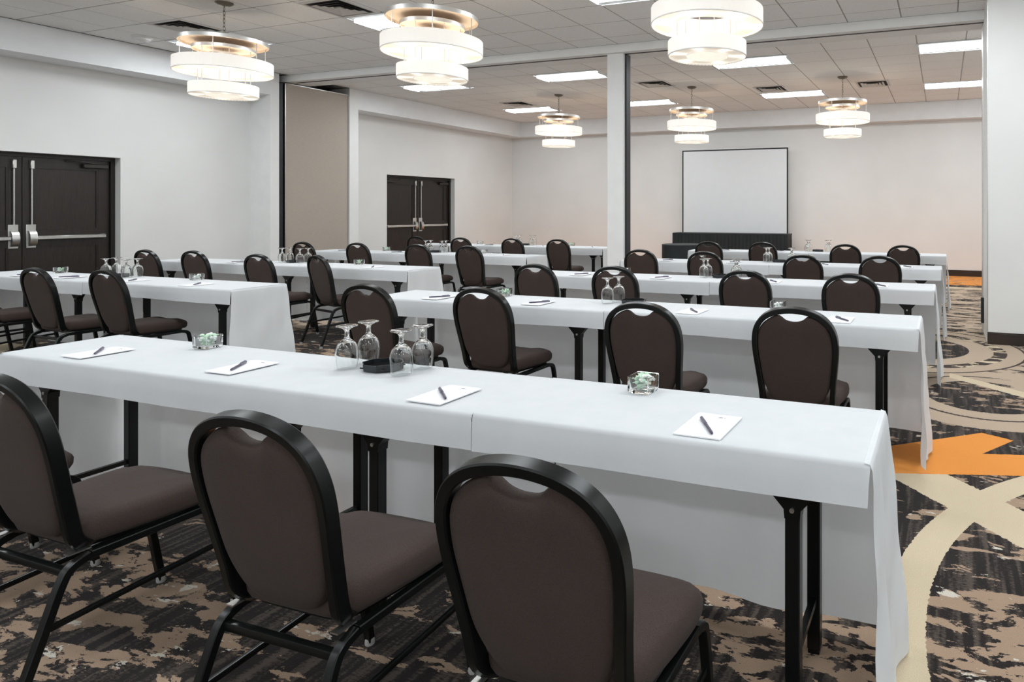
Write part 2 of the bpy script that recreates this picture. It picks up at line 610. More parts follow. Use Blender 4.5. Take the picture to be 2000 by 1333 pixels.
# ------------------------------------------------------------------ double doors in the left wall
def double_door(n, d0, d1, zt, label):
    xd = XW - .15
    yc = (d0 + d1) / 2
    root = empty('door_%d' % n, (xd, yc, 0))
    struct(root, label, 'double door')
    hw = (d1 - d0) / 2
    m = MB().box(-.05, .035, -hw, -hw + .05, 0, zt).box(-.05, .035, hw - .05, hw, 0, zt).box(-.05, .035, -hw + .05, hw - .05, zt - .05, zt)
    m.build('door_frame', 'darkwood', root, False)
    for s in (-1, 1):
        a, b = (.004, hw - .053) if s > 0 else (-hw + .053, -.004)
        lm = MB()
        w_ = b - a
        st = .125
        zs = [(.01, .22), (.93, 1.12), (zt - .17, zt - .055)]
        lm.box(-.045, 0, a, a + st, .01, zt - .055).box(-.045, 0, b - st, b, .01, zt - .055)
        for z0, z1 in zs:
            lm.box(-.045, 0, a + st, b - st, z0, z1)
        leaf = lm.build('door_leaf', 'doorwood', root, False)
        for z0, z1 in ((.22, .93), (1.12, zt - .17)):
            pm = MB().box(-.04, -.014, a + st, b - st, z0, z1)
            # raised moulding around the sunk panel
            e = .018
            pm.box(-.02, -.003, a + st, a + st + e, z0, z1).box(-.02, -.003, b - st - e, b - st, z0, z1)
            pm.box(-.02, -.003, a + st + e, b - st - e, z0, z0 + e).box(-.02, -.003, a + st + e, b - st - e, z1 - e, z1)
            pm.build('door_panel', 'doorwood', leaf, False)
        # panic device near the meeting edge
        ym = .085 * s
        hd = MB().box(0, .006, ym - .048, ym + .048, .905, 1.20, .002)
        hd.build('exit_device_plate', 'steel', leaf)
        hm = MB()
        rows = []
        for i in range(9):
            t = i / 8
            z = .93 + .19 * t
            dp = .035 + .04 * math.sin(PI * t) ** .6
            rows.append([(.006, ym - .036, z), (dp, ym - .036, z), (dp, ym + .036, z), (.006, ym + .036, z)])
        hm.loft(rows)
        hm.build('exit_device_head', 'steel', leaf)
        y0, y1 = (ym + .036, b - .06) if s > 0 else (a + .06, ym - .036)
        MB().box(.018, .062, y0, y1, 1.005, 1.055, .008).box(0, .05, (y1 - .05) if s > 0 else y0, y1 if s > 0 else y0 + .05, 1.0, 1.06, .004).build('push_bar', 'steel', leaf)
        MB().sweep([(.022, ym, 1.2), (.022, ym, zt - .19)], circ(.009)).build('vertical_rod', 'steel', leaf)
        MB().box(0, .045, ym - .02, ym + .02, zt - .20, zt - .09, .005).build('top_latch', 'steel', leaf)
        yb = b - .03 if s > 0 else a + .03
        y0, y1 = sorted((yb, yb - s * .28))
        MB().box(0, .055, y0, y1, zt - .155, zt - .10, .006).build('door_closer', 'closer', leaf)
        p = (yb - s * .10)
        MB().sweep([(.03, p, zt - .095), (.10, p - s * .22, zt - .085), (.03, p - s * .36, zt - .065)], rrect(.011, .004, .003, 1)).build('closer_arm', 'closer', leaf)
    return root


double_door(1, *D1, 'dark wooden double doors with steel push bars in the near left wall')
double_door(2, *D2, 'dark wooden double doors with steel push bars in the far left wall')

# partition panel closing the pocket
pp = empty('partition_panel', (XS - .03, (YP1 + YP2) / 2, 0))
tag(pp, 'tall tan fabric folding partition panel in the left wall pocket', 'partition panel')
hw = (YP2 - YP1) / 2
MB().box(-.05, .0, -hw + .13, hw - .01, .03, ZB - .03, .004).build('fabric_face', 'panel', pp, False)
MB().box(-.06, .012, -hw + .118, -hw + .13, .03, ZB - .03).box(-.06, .006, hw - .01, hw - .002, .03, ZB - .03).box(-.055, .006, -hw + .13, hw - .01, ZB - .03, ZB - .018).build('metal_edge', 'steel', pp, False)
MB().box(-.09, -.005, -hw + .02, -hw + .10, .02, ZB - .02, .01).build('rubber_bulb_seal', 'seal', pp, False)


# ------------------------------------------------------------------ ceiling fixtures
def make_troffer():
    r = empty('ceiling_light')
    a, b = .61, .305
    e = .022
    m = MB().box(-a, a, -b, -b + e, -.012, 0).box(-a, a, b - e, b, -.012, 0).box(-a, -a + e, -b + e, b - e, -.012, 0).box(a - e, a, -b + e, b - e, -.012, 0)
    m.build('frame', 'pan', r, False)
    MB().box(-a + e, a - e, -b + e, b - e, -.004, -.001).build('reflector_pan', 'pan', r, False)
    rows = []
    for x in (-a + .035, a - .035):
        rows.append([(x, -.19 + .38 * i / 10, -.006 - .028 * math.sin(PI * i / 10) ** .6) for i in range(11)])
    m = MB().loft(rows, False, False)
    m.build('lens', 'tube', r)
    m = MB()
    for x in (-a + .022, a - .035):
        m.box(x, x + .013, -.19, .19, -.034, -.004)
    m.build('end_cap', 'pan', r, False)
    return r


tro = make_troffer()
spots = []
for y in (6.045, 3.0, -.05, -3.1, -6.1):  # rearmost rows are unseen, added to brighten surfaces facing the camera
    for j, x in enumerate((-9.03, -5.92, -2.90, .14)):
        spots.append((x, y, 'near'))
    spots.append((3.0 - .3, y, 'near'))
for y in (9.555, 12.50):
    for x in (-8.63, -5.81, -2.72, .27, 2.8):
        spots.append((x, y, 'far'))
names = {(-9.03, 6.045): 'behind the left hanging lamp', (-5.92, 6.045): 'left of the middle hanging lamp', (-2.90, 6.045): 'cut by the top edge left of the right lamp',
         (-8.63, 9.555): 'just below the middle near hanging lamp', (-5.81, 9.555): 'beside the column top', (-2.72, 9.555): 'behind the right near hanging lamp', (.27, 9.555): 'cut by the right wall, nearer one',
         (-8.63, 12.50): 'in the far left corner', (-5.81, 12.50): 'just right of the column', (-2.72, 12.50): 'between the two right far lamps', (.27, 12.50): 'cut by the right wall, farther one'}
for i, (x, y, w_) in enumerate(spots):
    o = tro if i == 0 else copy_tree(tro)
    o.location = (x, y, ZC)
    d = names.get((x, y))
    tag(o, 'recessed fluorescent ceiling light ' + d if d else 'recessed fluorescent ceiling light overhead, outside the picture', 'ceiling light', 'fluorescent troffers')


def make_vent():
    r = empty('ceiling_vent')
    a = .28
    m = MB()
    for z, s0, s1 in ((-.012, a, a - .035),):
        m.box(-s0, s0, -s0, -s1, z, 0).box(-s0, s0, s1, s0, z, 0).box(-s0, -s1, -s1, s1, z, 0).box(s1, s0, -s1, s1, z, 0)
    m.build('frame', 'vent', r, False)
    MB().box(-a + .035, a - .035, -a + .035, a - .035, -.003, -.001).build('duct_shade_plate', 'duct_shade', r, False)  # near-black plate stands in for the shade inside the duct
    for q, s0 in enumerate((.20, .145, .09)):
        lo = [(-s0, -s0, -.02), (s0, -s0, -.02), (s0, s0, -.02), (-s0, s0, -.02)]
        s1 = s0 - .042
        hi = [(-s1, -s1, -.004), (s1, -s1, -.004), (s1, s1, -.004), (-s1, s1, -.004)]
        MB().loft([lo, hi], True, False).build('louvre', 'vent', r, False)
    MB().box(-.035, .035, -.035, .035, -.018, -.004).build('centre_plate', 'vent', r, False)
    return r


ven = make_vent()
for i, (x, y, d) in enumerate(((-8.65, 5.40, 'above the left hanging lamp'), (-6.25, 5.45, 'at the top left of the middle hanging lamp'), (-4.80, 10.65, 'just right of the column top'),
                               (-2.98, 11.80, 'near the far middle lamp'), (-1.17, 11.92, 'beside the far right hanging lamp'), (-8.43, 11.70, 'near the far left corner'))):
    o = ven if i == 0 else copy_tree(ven)
    o.location = (x, y, ZC)
    tag(o, 'square louvred ceiling air vent ' + d, 'ceiling vent', 'ceiling air vents')
sd = empty('smoke_detector', (-9.71, 5.52, ZC))
tag(sd, 'white round smoke detector on the ceiling near the left soffit', 'smoke detector')
MB().lathe([(0, 0), (.11, 0), (.11, -.014), (.09, -.022), (0, -.022)], 24).build('mounting_plate', 'white_plastic', sd)
MB().lathe([(0, -.022), (.084, -.022), (.086, -.045), (.065, -.062), (0, -.066)], 24).build('sensor_dome', 'white_plastic', sd)


# ------------------------------------------------------------------ chandeliers
def make_chandelier():
    r = empty('chandelier')
    zc = lambda z: z - ZC
    MB().lathe([(0, 0), (.085, 0), (.085, -.012), (.06, -.03), (.012, -.04), (0, -.045)], 24).build('ceiling_canopy', 'bronze', r)
    m = MB()
    z = -.045
    n = 0
    while z > zc(3.215):
        L = .026
        ring_ = []
        for i in range(13):
            t = 2 * PI * i / 12
            a, b = .011 * math.cos(t), L * math.sin(t)
            ring_.append((a, 0, z - L + b) if n % 2 == 0 else (0, a, z - L + b))
        m.sweep(ring_, circ(.0032, 5), (0, 1, 0) if n % 2 == 0 else (1, 0, 0), False)
        z -= .042
        n += 1
    m.build('chain', 'bronze', r)
    for nm, R, zt, h in (('top_disc', .405, 3.205, .045), ('middle_disc', .285, 3.128, .04), ('lower_disc', .13, 3.072, .035)):
        MB().lathe([(R - .03, zc(zt)), (R, zc(zt) - .006), (R, zc(zt - h))], 64).build(nm, 'silver', r)
        MB().lathe([(0, zc(zt - .01)), (R - .004, zc(zt - .01)), (R - .004, zc(zt - h) + .002), (R - .014, zc(zt - h)), (R - .014, zc(zt - .018)), (0, zc(zt - .018))], 64).build(nm + '_underside', 'glow_beige', r)
    MB().sweep([(0, 0, zc(3.20)), (0, 0, zc(3.05))], circ(.012)).build('centre_stem', 'silver', r)
    for nm, R, Ri, zt, zb in (('upper_shade', .4445, .265, 2.981, 2.851), ('lower_shade', .311, .165, 2.724, 2.607)):
        t, b = zc(zt), zc(zb)
        MB().lathe([(R - .004, t), (R, t), (R, b), (R - .004, b)], 192, ripple=.0012, nrip=64, close=True).build(nm, 'shade', r)
        MB().lathe([(Ri, t), (Ri + .004, t), (Ri + .004, b), (Ri, b)], 96, close=True).build(nm + '_inner', 'shade', r)
        dif = MB().lathe([(Ri + .002, b + .016), (R - .003, b + .016), (R - .003, b + .020), (Ri + .002, b + .020)], 96, close=True).build(nm + '_diffuser', 'diffuser', r)
        MB().lathe([(R - .004, b - .002), (R + .003, b - .002), (R + .003, b + .006), (R - .004, b + .006)], 96, close=True).build(nm + '_rim', 'trim', r)
        for q in range(6):
            a = 2 * PI * (q + .5) / 6
            rr = (R + Ri) / 2
            MB().sphere((rr * math.cos(a), rr * math.sin(a), b + .06), .026).build('bulb', 'bulb', dif)
    for q in range(6):
        a = 2 * PI * (q + .2) / 6
        x, y = .385 * math.cos(a), .385 * math.sin(a)
        MB().sweep([(x, y, zc(3.17)), (x, y, zc(2.97))], circ(.004, 6)).build('rod', 'silver', r)
        a = 2 * PI * (q + .6) / 6
        x, y = .245 * math.cos(a), .245 * math.sin(a)
        MB().sweep([(x, y, zc(3.10)), (x, y, zc(2.72))], circ(.004, 6)).build('rod', 'silver', r)
    return r


ch = make_chandelier()
for i, (x, y, d) in enumerate(((-7.27, 4.90, 'near row, at the left'), (-4.50, 4.93, 'near row, in the middle'), (-1.77, 4.93, 'near row, at the right, cut by the top edge'),
                               (-7.03, 11.05, 'far row, left of the column'), (-4.30, 11.15, 'far row, above the projection screen'), (-1.59, 11.15, 'far row, at the right'))):
    o = ch if i == 0 else copy_tree(ch)
    o.location = (x, y, ZC)
    tag(o, 'two-ring lit drum chandelier, ' + d, 'chandelier', 'drum chandeliers')


# ------------------------------------------------------------------ banquet chair
def make_chair():
    r = empty('banquet_chair')
    lean = lambda z: -.150 - (z - .45) * .213 - .02 * max(0, z - .75)
    prof = [(.186, .440), (.190, .50), (.198, .58), (.2075, .66), (.2125, .72), (.2115, .77), (.202, .815), (.182, .853), (.150, .884), (.106, .906), (.055, .918)]
    squeeze = lambda x, z: (x * .935, z - .012 * max(0, z - .5) / .42)
    prof = [squeeze(x, z) for x, z in prof]
    right = [(x, lean(z), z) for x, z in prof]
    hook = [(.110, -.050, .404), (.142, -.088, .402), (.162, -.124, .410)]
    pts = hook + right
    pts = pts + [(0, lean(.910), .910)] + [(-x, y, z) for x, y, z in reversed(pts)]
    path = spline(pts, 4)
    sec = rrect(.0135, .019, .0035, 1)
    nrm = Vector((0, 1, .213)).normalized()
    MB().sweep(path, sec, tuple(nrm)).build('back_frame', 'black', r, ang=30)
    # padded backrest with a scooped hand grip
    outl = []
    ins = .0165
    for x, z in ((.0, .418), (.06, .420), (.105, .430), (.138, .458), (.164, .500), (.180, .545), (.189, .61), (.197, .68), (.200, .73), (.197, .775), (.187, .812), (.166, .845), (.136, .870), (.104, .887), (.080, .892), (.066, .886), (.050, .873), (.028, .864), (0, .861)):
        outl.append(squeeze(x, z))
    full = outl + [(-x, z) for x, z in reversed(outl[1:-1])]
    cz = .68
    full = [(p.x, p.z) for p in spline([(x, 0, z) for x, z in full], 2, True)]
    T = .030
    rows = []
    scales = (.10, .35, .60, .80, .91, .97, 1.0)
    dome = lambda s: .009 + (T - .009) * (1 - s ** 7) ** .5 if s < 1 else .006
    for s in scales:
        rows.append([(x * s, lean(cz + (z - cz) * s) + .004 - dome(s) * .8, cz + (z - cz) * s) for x, z in full])
    for s in reversed(scales):
        rows.append([(x * s, lean(cz + (z - cz) * s) + .004 + dome(s) * 1.15, cz + (z - cz) * s) for x, z in full])
    MB().loft(rows, True, True).build('backrest', 'fabric', r, ang=60)
    # seat cushion
    so = []
    for x, y in ((0, -.140), (.11, -.140), (.158, -.132), (.178, -.10), (.195, .0), (.208, .12), (.208, .19), (.190, .232), (.14, .250), (0, .255)):
        so.append((x, y, 0))
    so = so + [(-x, y, 0) for x, y, z in reversed(so[1:-1])]
    so = spline(so, 2, True)
    rows = []
    for s, z in ((.90, .400), (.97, .404), (1.0, .418), (1.005, .440), (.985, .462), (.94, .474), (.80, .480), (.5, .484), (.15, .485)):
        rows.append([(p.x * s, p.y * s + .02 * (1 - s), z - (.010 if p.y * s > .2 and z > .45 else 0)) for p in so])
    seat = MB().loft(rows).build('seat', 'fabric', r, ang=60)
    pl = [(p.x * .88, p.y * .88 + .003) for p in so]
    MB().loft([[(x, y, .388) for x, y in pl], [(x, y, .401) for x, y in pl]]).build('seat_board', 'black', seat, False)
    ts = rrect(.0115, .0125, .0025, 1)
    for s in (-1, 1):
        rear = spline([(s * .203, -.300, .012), (s * .196, -.235, .19), (s * .191, -.186, .325), (s * .190, -.160, .362), (s * .190, -.118, .378)], 5)
        rail = [(s * .190, -.118, .378), (s * .191, .0, .378), (s * .192, .185, .378)]
        front = spline([(s * .192, .185, .378), (s * .193, .228, .365), (s * .194, .246, .330), (s * .196, .268, .20), (s * .199, .300, .012)], 5)
        for nm, p in (('leg', rear), ('seat_rail', rail), ('leg', front)):
            o = MB().sweep(p, ts, (1, 0, 0)).build(nm, 'black', r, ang=30)
            if nm == 'leg':
                e = p[0] if p is rear else p[-1]
                MB().lathe([(0, 0), (.014, 0), (.0155, .006), (.0145, .022), (0, .022)], 12, e[0], e[1], 0).build('glide', 'glide', o)
        MB().sweep([(s * .196, -.232, .215), (s * .196, .262, .240)], rrect(.006, .009, .003, 2), (0, 0, 1)).build('side_stretcher', 'black', r)
    MB().sweep([(-.188, -.165, .345), (.188, -.165, .345)], rrect(.010, .011, .003, 2), (0, 0, 1)).build('rear_crossbar', 'black', r)
    MB().sweep([(-.190, .150, .375), (.190, .150, .375)], rrect(.010, .010, .003, 2), (0, 0, 1)).build('front_crossbar', 'black', r)
    for s in (-1, 1):
        MB().box(s * .172 - .012, s * .172 + .012, -.165, -.11, .392, .396).build('mounting_bracket', 'steel', seat, False)
    return r


ROWS = {
    'N': dict(yf=1.690, xl=-3.94, xr=-.172, seam=-1.385, d='nearest row', c=[(-.757, 1.05, 0), (-1.528, 1.075, 1), (-2.56, 1.08, 0), (-3.33, 1.07, 0)]),
    'R2': dict(yf=3.662, xl=-3.92, xr=-.120, seam=-2.0, d='second right-hand row', c=[(-.68, 3.115, 0), (-1.45, 3.02, 1), (-2.625, 3.26, -1), (-3.42, 3.16, 0)]),
    'R3': dict(yf=5.440, xl=-3.86, xr=-.062, seam=-1.93, d='third right-hand row', c=[(-.64, 4.863, 0), (-1.447, 4.869, 0), (-2.57, 4.85, 1), (-3.30, 4.80, 0)]),
    'R4': dict(yf=7.335, xl=-3.78, xr=-.015, seam=-1.88, d='fourth right-hand row', c=[(-.60, 6.797, 0), (-1.366, 6.70, 0), (-2.50, 6.87, -1), (-3.33, 6.94, 1)]),
    'R5': dict(yf=9.450, xl=-3.70, xr=.040, seam=-1.83, d='farthest right-hand row', c=[(-.49, 8.889, 0), (-1.236, 8.881, 1), (-2.42, 9.06, 0), (-3.21, 8.98, 0)]),
    'A': dict(yf=3.610, xl=-9.05, xr=-5.275, seam=-7.15, d='nearest left-hand row', c=[(-6.16, 3.24, 0), (-6.88, 3.15, -1), (-7.95, 3.20, 0), (-8.55, 3.12, 0)]),
    'B': dict(yf=5.360, xl=-9.22, xr=-5.215, seam=-7.2, d='second left-hand row', c=[(-5.97, 4.97, -14), (-6.76, 4.885, 0), (-8.0, 5.04, 1), (-8.72, 4.98, 0)]),
    'C': dict(yf=7.385, xl=-9.08, xr=-5.190, seam=-7.1, d='third left-hand row', c=[(-5.73, 6.89, 0), (-6.62, 6.95, 1), (-7.70, 6.98, 0), (-8.62, 6.89, 0)]),
    'D': dict(yf=9.430, xl=-9.02, xr=-5.180, seam=-7.1, d='farthest left-hand row', c=[(-5.66, 8.85, 0), (-6.54, 8.90, 0), (-7.49, 8.82, 0), (-8.56, 8.98, 0)]),
}
ORD = ('first', 'second', 'third', 'fourth')
chair0 = make_chair()
first = True
for key, R in ROWS.items():
    for i, (x, yt, deg) in enumerate(R['c']):
        o = chair0 if first else copy_tree(chair0)
        first = False
        o.location = (x, yt + .25, 0)
        o.rotation_euler = (0, 0, math.radians(deg))
        tag(o, 'dark brown banquet chair, %s from the right in the %s' % (ORD[i], R['d']), 'chair', 'banquet chairs facing the tables')


# ------------------------------------------------------------------ tables under the cloths
TD = .457
ZT = .757


def make_table(L):
    r = empty('folding_table')
    MB().box(-L / 2, L / 2, -TD / 2, TD / 2, .728, .750, .004).build('tabletop', 'black', r, False)
    for sx in (-1, 1):
        for sy in (-1, 1):
            x, y = sx * (L / 2 - .205), sy * (TD / 2 - .075)
            leg = MB().box(x - .0205, x + .0205, y - .0205, y + .0205, .012, .728, .003).build('leg', 'black', r, False)
            MB().box(x - .018, x + .018, y - .018, y + .018, 0, .012).build('foot_cap', 'black', leg, False)
            g = []
            for yy in (y - .022, y + .022):
                g.append([(x - .10, yy, .728), (x + .10, yy, .728), (x + .10, yy, .668), (x + .0235, yy, .585), (x + .0215, yy, .56), (x - .0215, yy, .56), (x - .0235, yy, .585), (x - .10, yy, .668)])
            MB().loft(g).build('corner_bracket', 'black', leg, False)
            MB().sweep([(x, y - .0222, .585), (x, y - .027, .585)], circ(.007, 8)).build('bolt', 'steel', leg)
        MB().box(sx * (L / 2 - .205) - .01, sx * (L / 2 - .205) + .01, -TD / 2 + .09, TD / 2 - .09, .16, .18).build('cross_brace', 'black', r, False)
    return r


def cloth(name, xl, xr, yf, el, er, lift, seed):
    """one cloth: top, short front drop, long back skirt; end drapes where the row ends"""
    rnd = random.Random(seed)
    yb = yf + TD
    zt = ZT + lift
    ph = [rnd.uniform(0, 6.28) for _ in range(6)]
    cols = max(8, int((xr - xl) / .05))
    m = MB()
    rows = []
    for i in range(cols + 1):
        t = i / cols
        x = xl + (xr - xl) * t
        hem = .118 + .004 * math.sin(x * 1.7 + ph[0]) + .002 * math.sin(x * 6 + ph[1])
        sx = 0.
        if er and i == cols:
            sx = -.006
        if el and i == 0:
            sx = .006
        wv = lambda dz: .010 * dz * (math.sin(x * 9 + ph[2]) + .7 * math.sin(x * 17 + ph[3])) / .6
        row = [(x + sx, yf - .007, zt - hem), (x + sx * .6, yf - .006, zt - hem * .55), (x, yf - .004, zt - .016), (x, yf - .001, zt - .005), (x, yf + .006, zt)]
        for q in range(1, 8):
            row.append((x, yf + .006 + (TD - .012) * q / 8, zt))
        row += [(x, yb - .006, zt), (x, yb + .001, zt - .005), (x, yb + .005, zt - .016)]
        bot = .055 + .012 * math.sin(x * 2.3 + ph[4]) + .006 * math.sin(x * 7 + ph[5])
        for q in range(1, 9):
            dz = (zt - .016 - bot) * q / 8
            row.append((x, yb + .006 + .012 * dz + wv(dz), zt - .016 - dz))
        rows.append(row)
    m.loft(rows, False, False)
    for side, on in ((-1, el), (1, er)):
        if not on:
            continue
        xe = xl if side < 0 else xr
        rows = []
        n = 30
        for i in range(n + 1):
            t = i / n
            y = yf - .006 + (TD + .010) * t
            col = [(xe - side * .014, y, zt + .0005), (xe, y, zt - .003), (xe + side * .006, y, zt - .02)]
            bot = .014 + .012 * (1 - t) * (1 + math.sin(ph[1])) * .5
            for q in range(1, 17):
                u = q / 16
                dz = (zt - .02 - bot) * u
                fold = .020 * u * (math.sin(t * 9 + ph[0] + u * .8) * .7 + .5 * math.sin(t * 19 + ph[3] + u * 1.5)) + .004 * math.sin(u * 13 + t * 8 + ph[2]) * min(1, u * 3)
                yy = y + (t - (.35 if u > .3 else .35 * u / .3)) * .09 * u
                col.append((xe + side * (.008 + .045 * u * (.4 + .6 * t) + fold), yy, zt - .02 - dz))
            rows.append(col)
        m.loft(rows, False, False)
    o = m.build(name, 'linen', ang=60)
    return o


for n_, (key, R) in enumerate(ROWS.items()):
    L = (R['xr'] - R['xl']) / 2 - .008
    for i, side in enumerate(('right', 'left')):
        o = make_table(L)
        xc = R['xr'] - .006 - L / 2 if i == 0 else R['xl'] + .006 + L / 2
        o.location = (xc, R['yf'] + TD / 2, 0)
        tag(o, 'black folding table under white cloth, %s half of the %s' % (side, R['d']), 'table', 'folding tables in rows')
    for i, side in enumerate(('right', 'left')):
        a, b = (R['seam'], R['xr']) if i == 0 else (R['xl'], R['seam'] - .0026)
        o = cloth('tablecloth', a, b, R['yf'], i == 1, i == 0, .0025 if i == 0 else 0, n_ * 7 + i)
        tag(o, 'white linen tablecloth over the %s part of the %s' % (side, R['d']), 'tablecloth', 'white tablecloths')

# ------------------------------------------------------------------ things on the tables
ZI = ZT + .0045


def make_goblet():
    outer = [(.0365, 0), (.0385, .012), (.0415, .035), (.0425, .055), (.0405, .076), (.033, .096), (.020, .110), (.011, .118), (.0085, .126), (.0080, .140), (.0095, .150), (.016, .157), (.030, .1635), (.0395, .166), (.0400, .168), (.0390, .1695), (.012, .1665), (.0005, .166)]
    inner = [(.0352, 0), (.037, .012), (.0400, .035), (.0410, .055), (.039, .075), (.0315, .094), (.018, .107), (.0005, .1125)]
    prof = list(reversed(inner)) + outer
    me = MB().lathe(prof, 28).mesh('goblet', True, 60)
    me.materials.append(M['glass'])
    return me


def make_tray():
    r = empty('condiment_tray')
    n = 8
    oc = lambda R: [(R * math.cos(PI / 8 + 2 * PI * i / n), R * .86 * math.sin(PI / 8 + 2 * PI * i / n)) for i in range(n)]
    rows = [[(x, y, z) for x, y in oc(R)] for R, z in ((.082, 0), (.085, .026), (.081, .026), (.079, .006))]
    MB().loft(rows, True, True).build('tray_body', 'tray', r, False)
    m = MB()
    for i in range(7):
        y = -.054 + i * .018
        m.box(-.06, .06, y - .002, y + .002, .006, .011)
    m.build('grip_ribs', 'tray', r, False)
    return r


def make_dish():
    me = MB()
    a, b, t, h = .043, .040, .0045, .055
    n = 56

    def ringp(R, z, flute):
        out = []
        for i in range(n):
            th = 2 * PI * i / n
            c_, s_ = math.cos(th), math.sin(th)
            k_ = 1 / (abs(c_) ** 9 + abs(s_) ** 9) ** (1 / 9)
            rr = R * k_ * (1 + flute * (1 if i % 2 else -1))
            out.append((rr * c_, rr * s_, z))
        return out
    rows = [ringp(b, 0, .0), ringp(b + .002, .006, .02), ringp(a, h - .006, .02), ringp(a, h, 0), ringp(a - t, h, 0), ringp(b - t, .010, 0), ringp(.004, .009, 0)]
    me.loft(rows, True, True)
    mm = me.mesh('mint_dish', True, 30)
    mm.materials.append(M['glass'])
    return mm


GOB, DISH = make_goblet(), make_dish()
tray0 = None


def mint_mesh(nm, mt):
    m = MB()
    m.sphere((0, 0, 0), .0095, 8, 5, .75)
    for s in (-1, 1):
        m.loft([[(s * .006, -.002, -.001), (s * .006, .002, -.001), (s * .006, .002, .001), (s * .006, -.002, .001)],
                [(s * .016, -.006, -.001), (s * .016, .006, -.001), (s * .016, .006, .001), (s * .016, -.006, .001)]])
    me = m.mesh(nm)
    me.materials.append(M[mt])
    return me


MINT = [mint_mesh('wrapped_mint', 'mint_g'), mint_mesh('wrapped_mint', 'mint_w')]


def mint_poses(n, rnd):
    out = []
    for i in range(n):
        lay = i // 7
        a = rnd.uniform(0, 6.28)
        rr = rnd.uniform(.004, .027)
        out.append((rr * math.cos(a), rr * math.sin(a), .020 + lay * .011 + rnd.uniform(0, .003), rnd.uniform(0, 6.28), rnd.uniform(-.5, .5)))
    return out


def put_dish(x, y, d, near, seed, rz=0.):
    o = link('mint_dish', DISH, None, (x, y, ZI))
    o.rotation_euler = (0, 0, rz)
    tag(o, 'small square fluted glass dish of mints ' + d, 'dish', 'glass mint dishes')
    rnd = random.Random(seed)
    if near:
        for i, (px, py, pz, r1, r2) in enumerate(mint_poses(27, rnd)):
            q = link('wrapped_mint', MINT[0 if i % 5 < 3 else 1], None, (x + px, y + py, ZI + pz))
            q.rotation_euler = (r2, r2 * .7, r1)
            tag(q, 'wrapped mint in the glass dish ' + d, 'mint', 'mints in the dish ' + d)
    else:
        m = MB()
        for i, (px, py, pz, r1, r2) in enumerate(mint_poses(18, rnd)):
            m.sphere((px, py, pz), .009, 7, 4, .7)
        q = m.build('wrapped_mints', 'mint_g' if seed % 2 else 'mint_w')
        q.location = (x, y, ZI)
        tag(q, 'heap of wrapped mints in the glass dish ' + d, 'mints', kind='stuff')


pad_me = MB().box(-.0705, .0705, -.101, .101, 0, .004, .0006).mesh('notepad', False)
pad_me.materials.append(M['paper'])
lm = MB()
sw = []
for i in range(9):
    t = i / 8
    x = -.009 + .018 * t
    sw.append((x, .003 * math.sin(PI * t * .9), .0042))
rows = [[(p[0], p[1] - .0025 * math.sin(PI * i / 8) - .0003, .0041), (p[0], p[1] + .0025 * math.sin(PI * i / 8) + .0003, .0041)] for i, p in enumerate(sw)]
lm.loft(rows, False, False)
lm.lathe([(0, .0041), (.0022, .0041), (.0022, .00412), (0, .00412)], 8, .014, -.001)
for i in range(7):
    lm.box(-.011 + i * .0035, -.009 + i * .0035, -.0075, -.006, .0040, .0041)
logo_me = lm.mesh('printed_emblem', False)
logo_me.materials.append(M['ink'])


def make_pen():
    r = empty('pen')
    MB().lathe([(0, -.072), (.0030, -.0715), (.0042, -.066), (.0046, -.06), (.0046, .018), (0, .018)], 12).build('barrel', 'pen', r)
    MB().lathe([(0, .010), (.0054, .010), (.0054, .064), (.0044, .070), (0, .072)], 12).build('cap', 'pencap', r)
    MB().box(-.0012, .0012, .0054, .0075, .016, .062).build('clip', 'pencap', r, False)
    return r


pen0 = make_pen()
pen_first = True


def put_pad(x, y, d, pa, px=.01, py=-.01, rz=0.):
    """pad at x, y; pen lies across it, turned by pa from the pad's long side"""
    global pen_first
    o = link('notepad', pad_me, None, (x, y, ZI))
    o.rotation_euler = (0, 0, rz)
    tag(o, 'white notepad with small grey emblem, ' + d, 'notepad', 'notepads at the places')
    q = link('printed_emblem', logo_me, o)
    q.location = (.012, .072, 0)
    p = pen0 if pen_first else copy_tree(pen0)
    pen_first = False
    p.location = (x + px, y + py, ZI + .0041 + .0056)
    p.rotation_euler = (PI / 2, 0, PI + pa)
    tag(p, 'dark violet capped pen on the notepad, ' + d, 'pen', 'pens on the notepads')


def put_gob(x, y, d):
    o = link('goblet', GOB, None, (x, y, ZI))
    o.rotation_euler = (0, 0, random.uniform(0, 6))
    tag(o, 'upside-down clear glass goblet, ' + d, 'goblet', 'upturned goblets around the trays')


def put_tray(x, y, d, rz=0.):
    global tray0
    if tray0 is None:
        tray0 = make_tray()
        o = tray0
    else:
        o = copy_tree(tray0)
    o.location = (x, y, ZI)
    o.rotation_euler = (0, 0, rz)
    tag(o, 'shallow black octagonal tray between upturned goblets, ' + d, 'tray', 'black table trays')


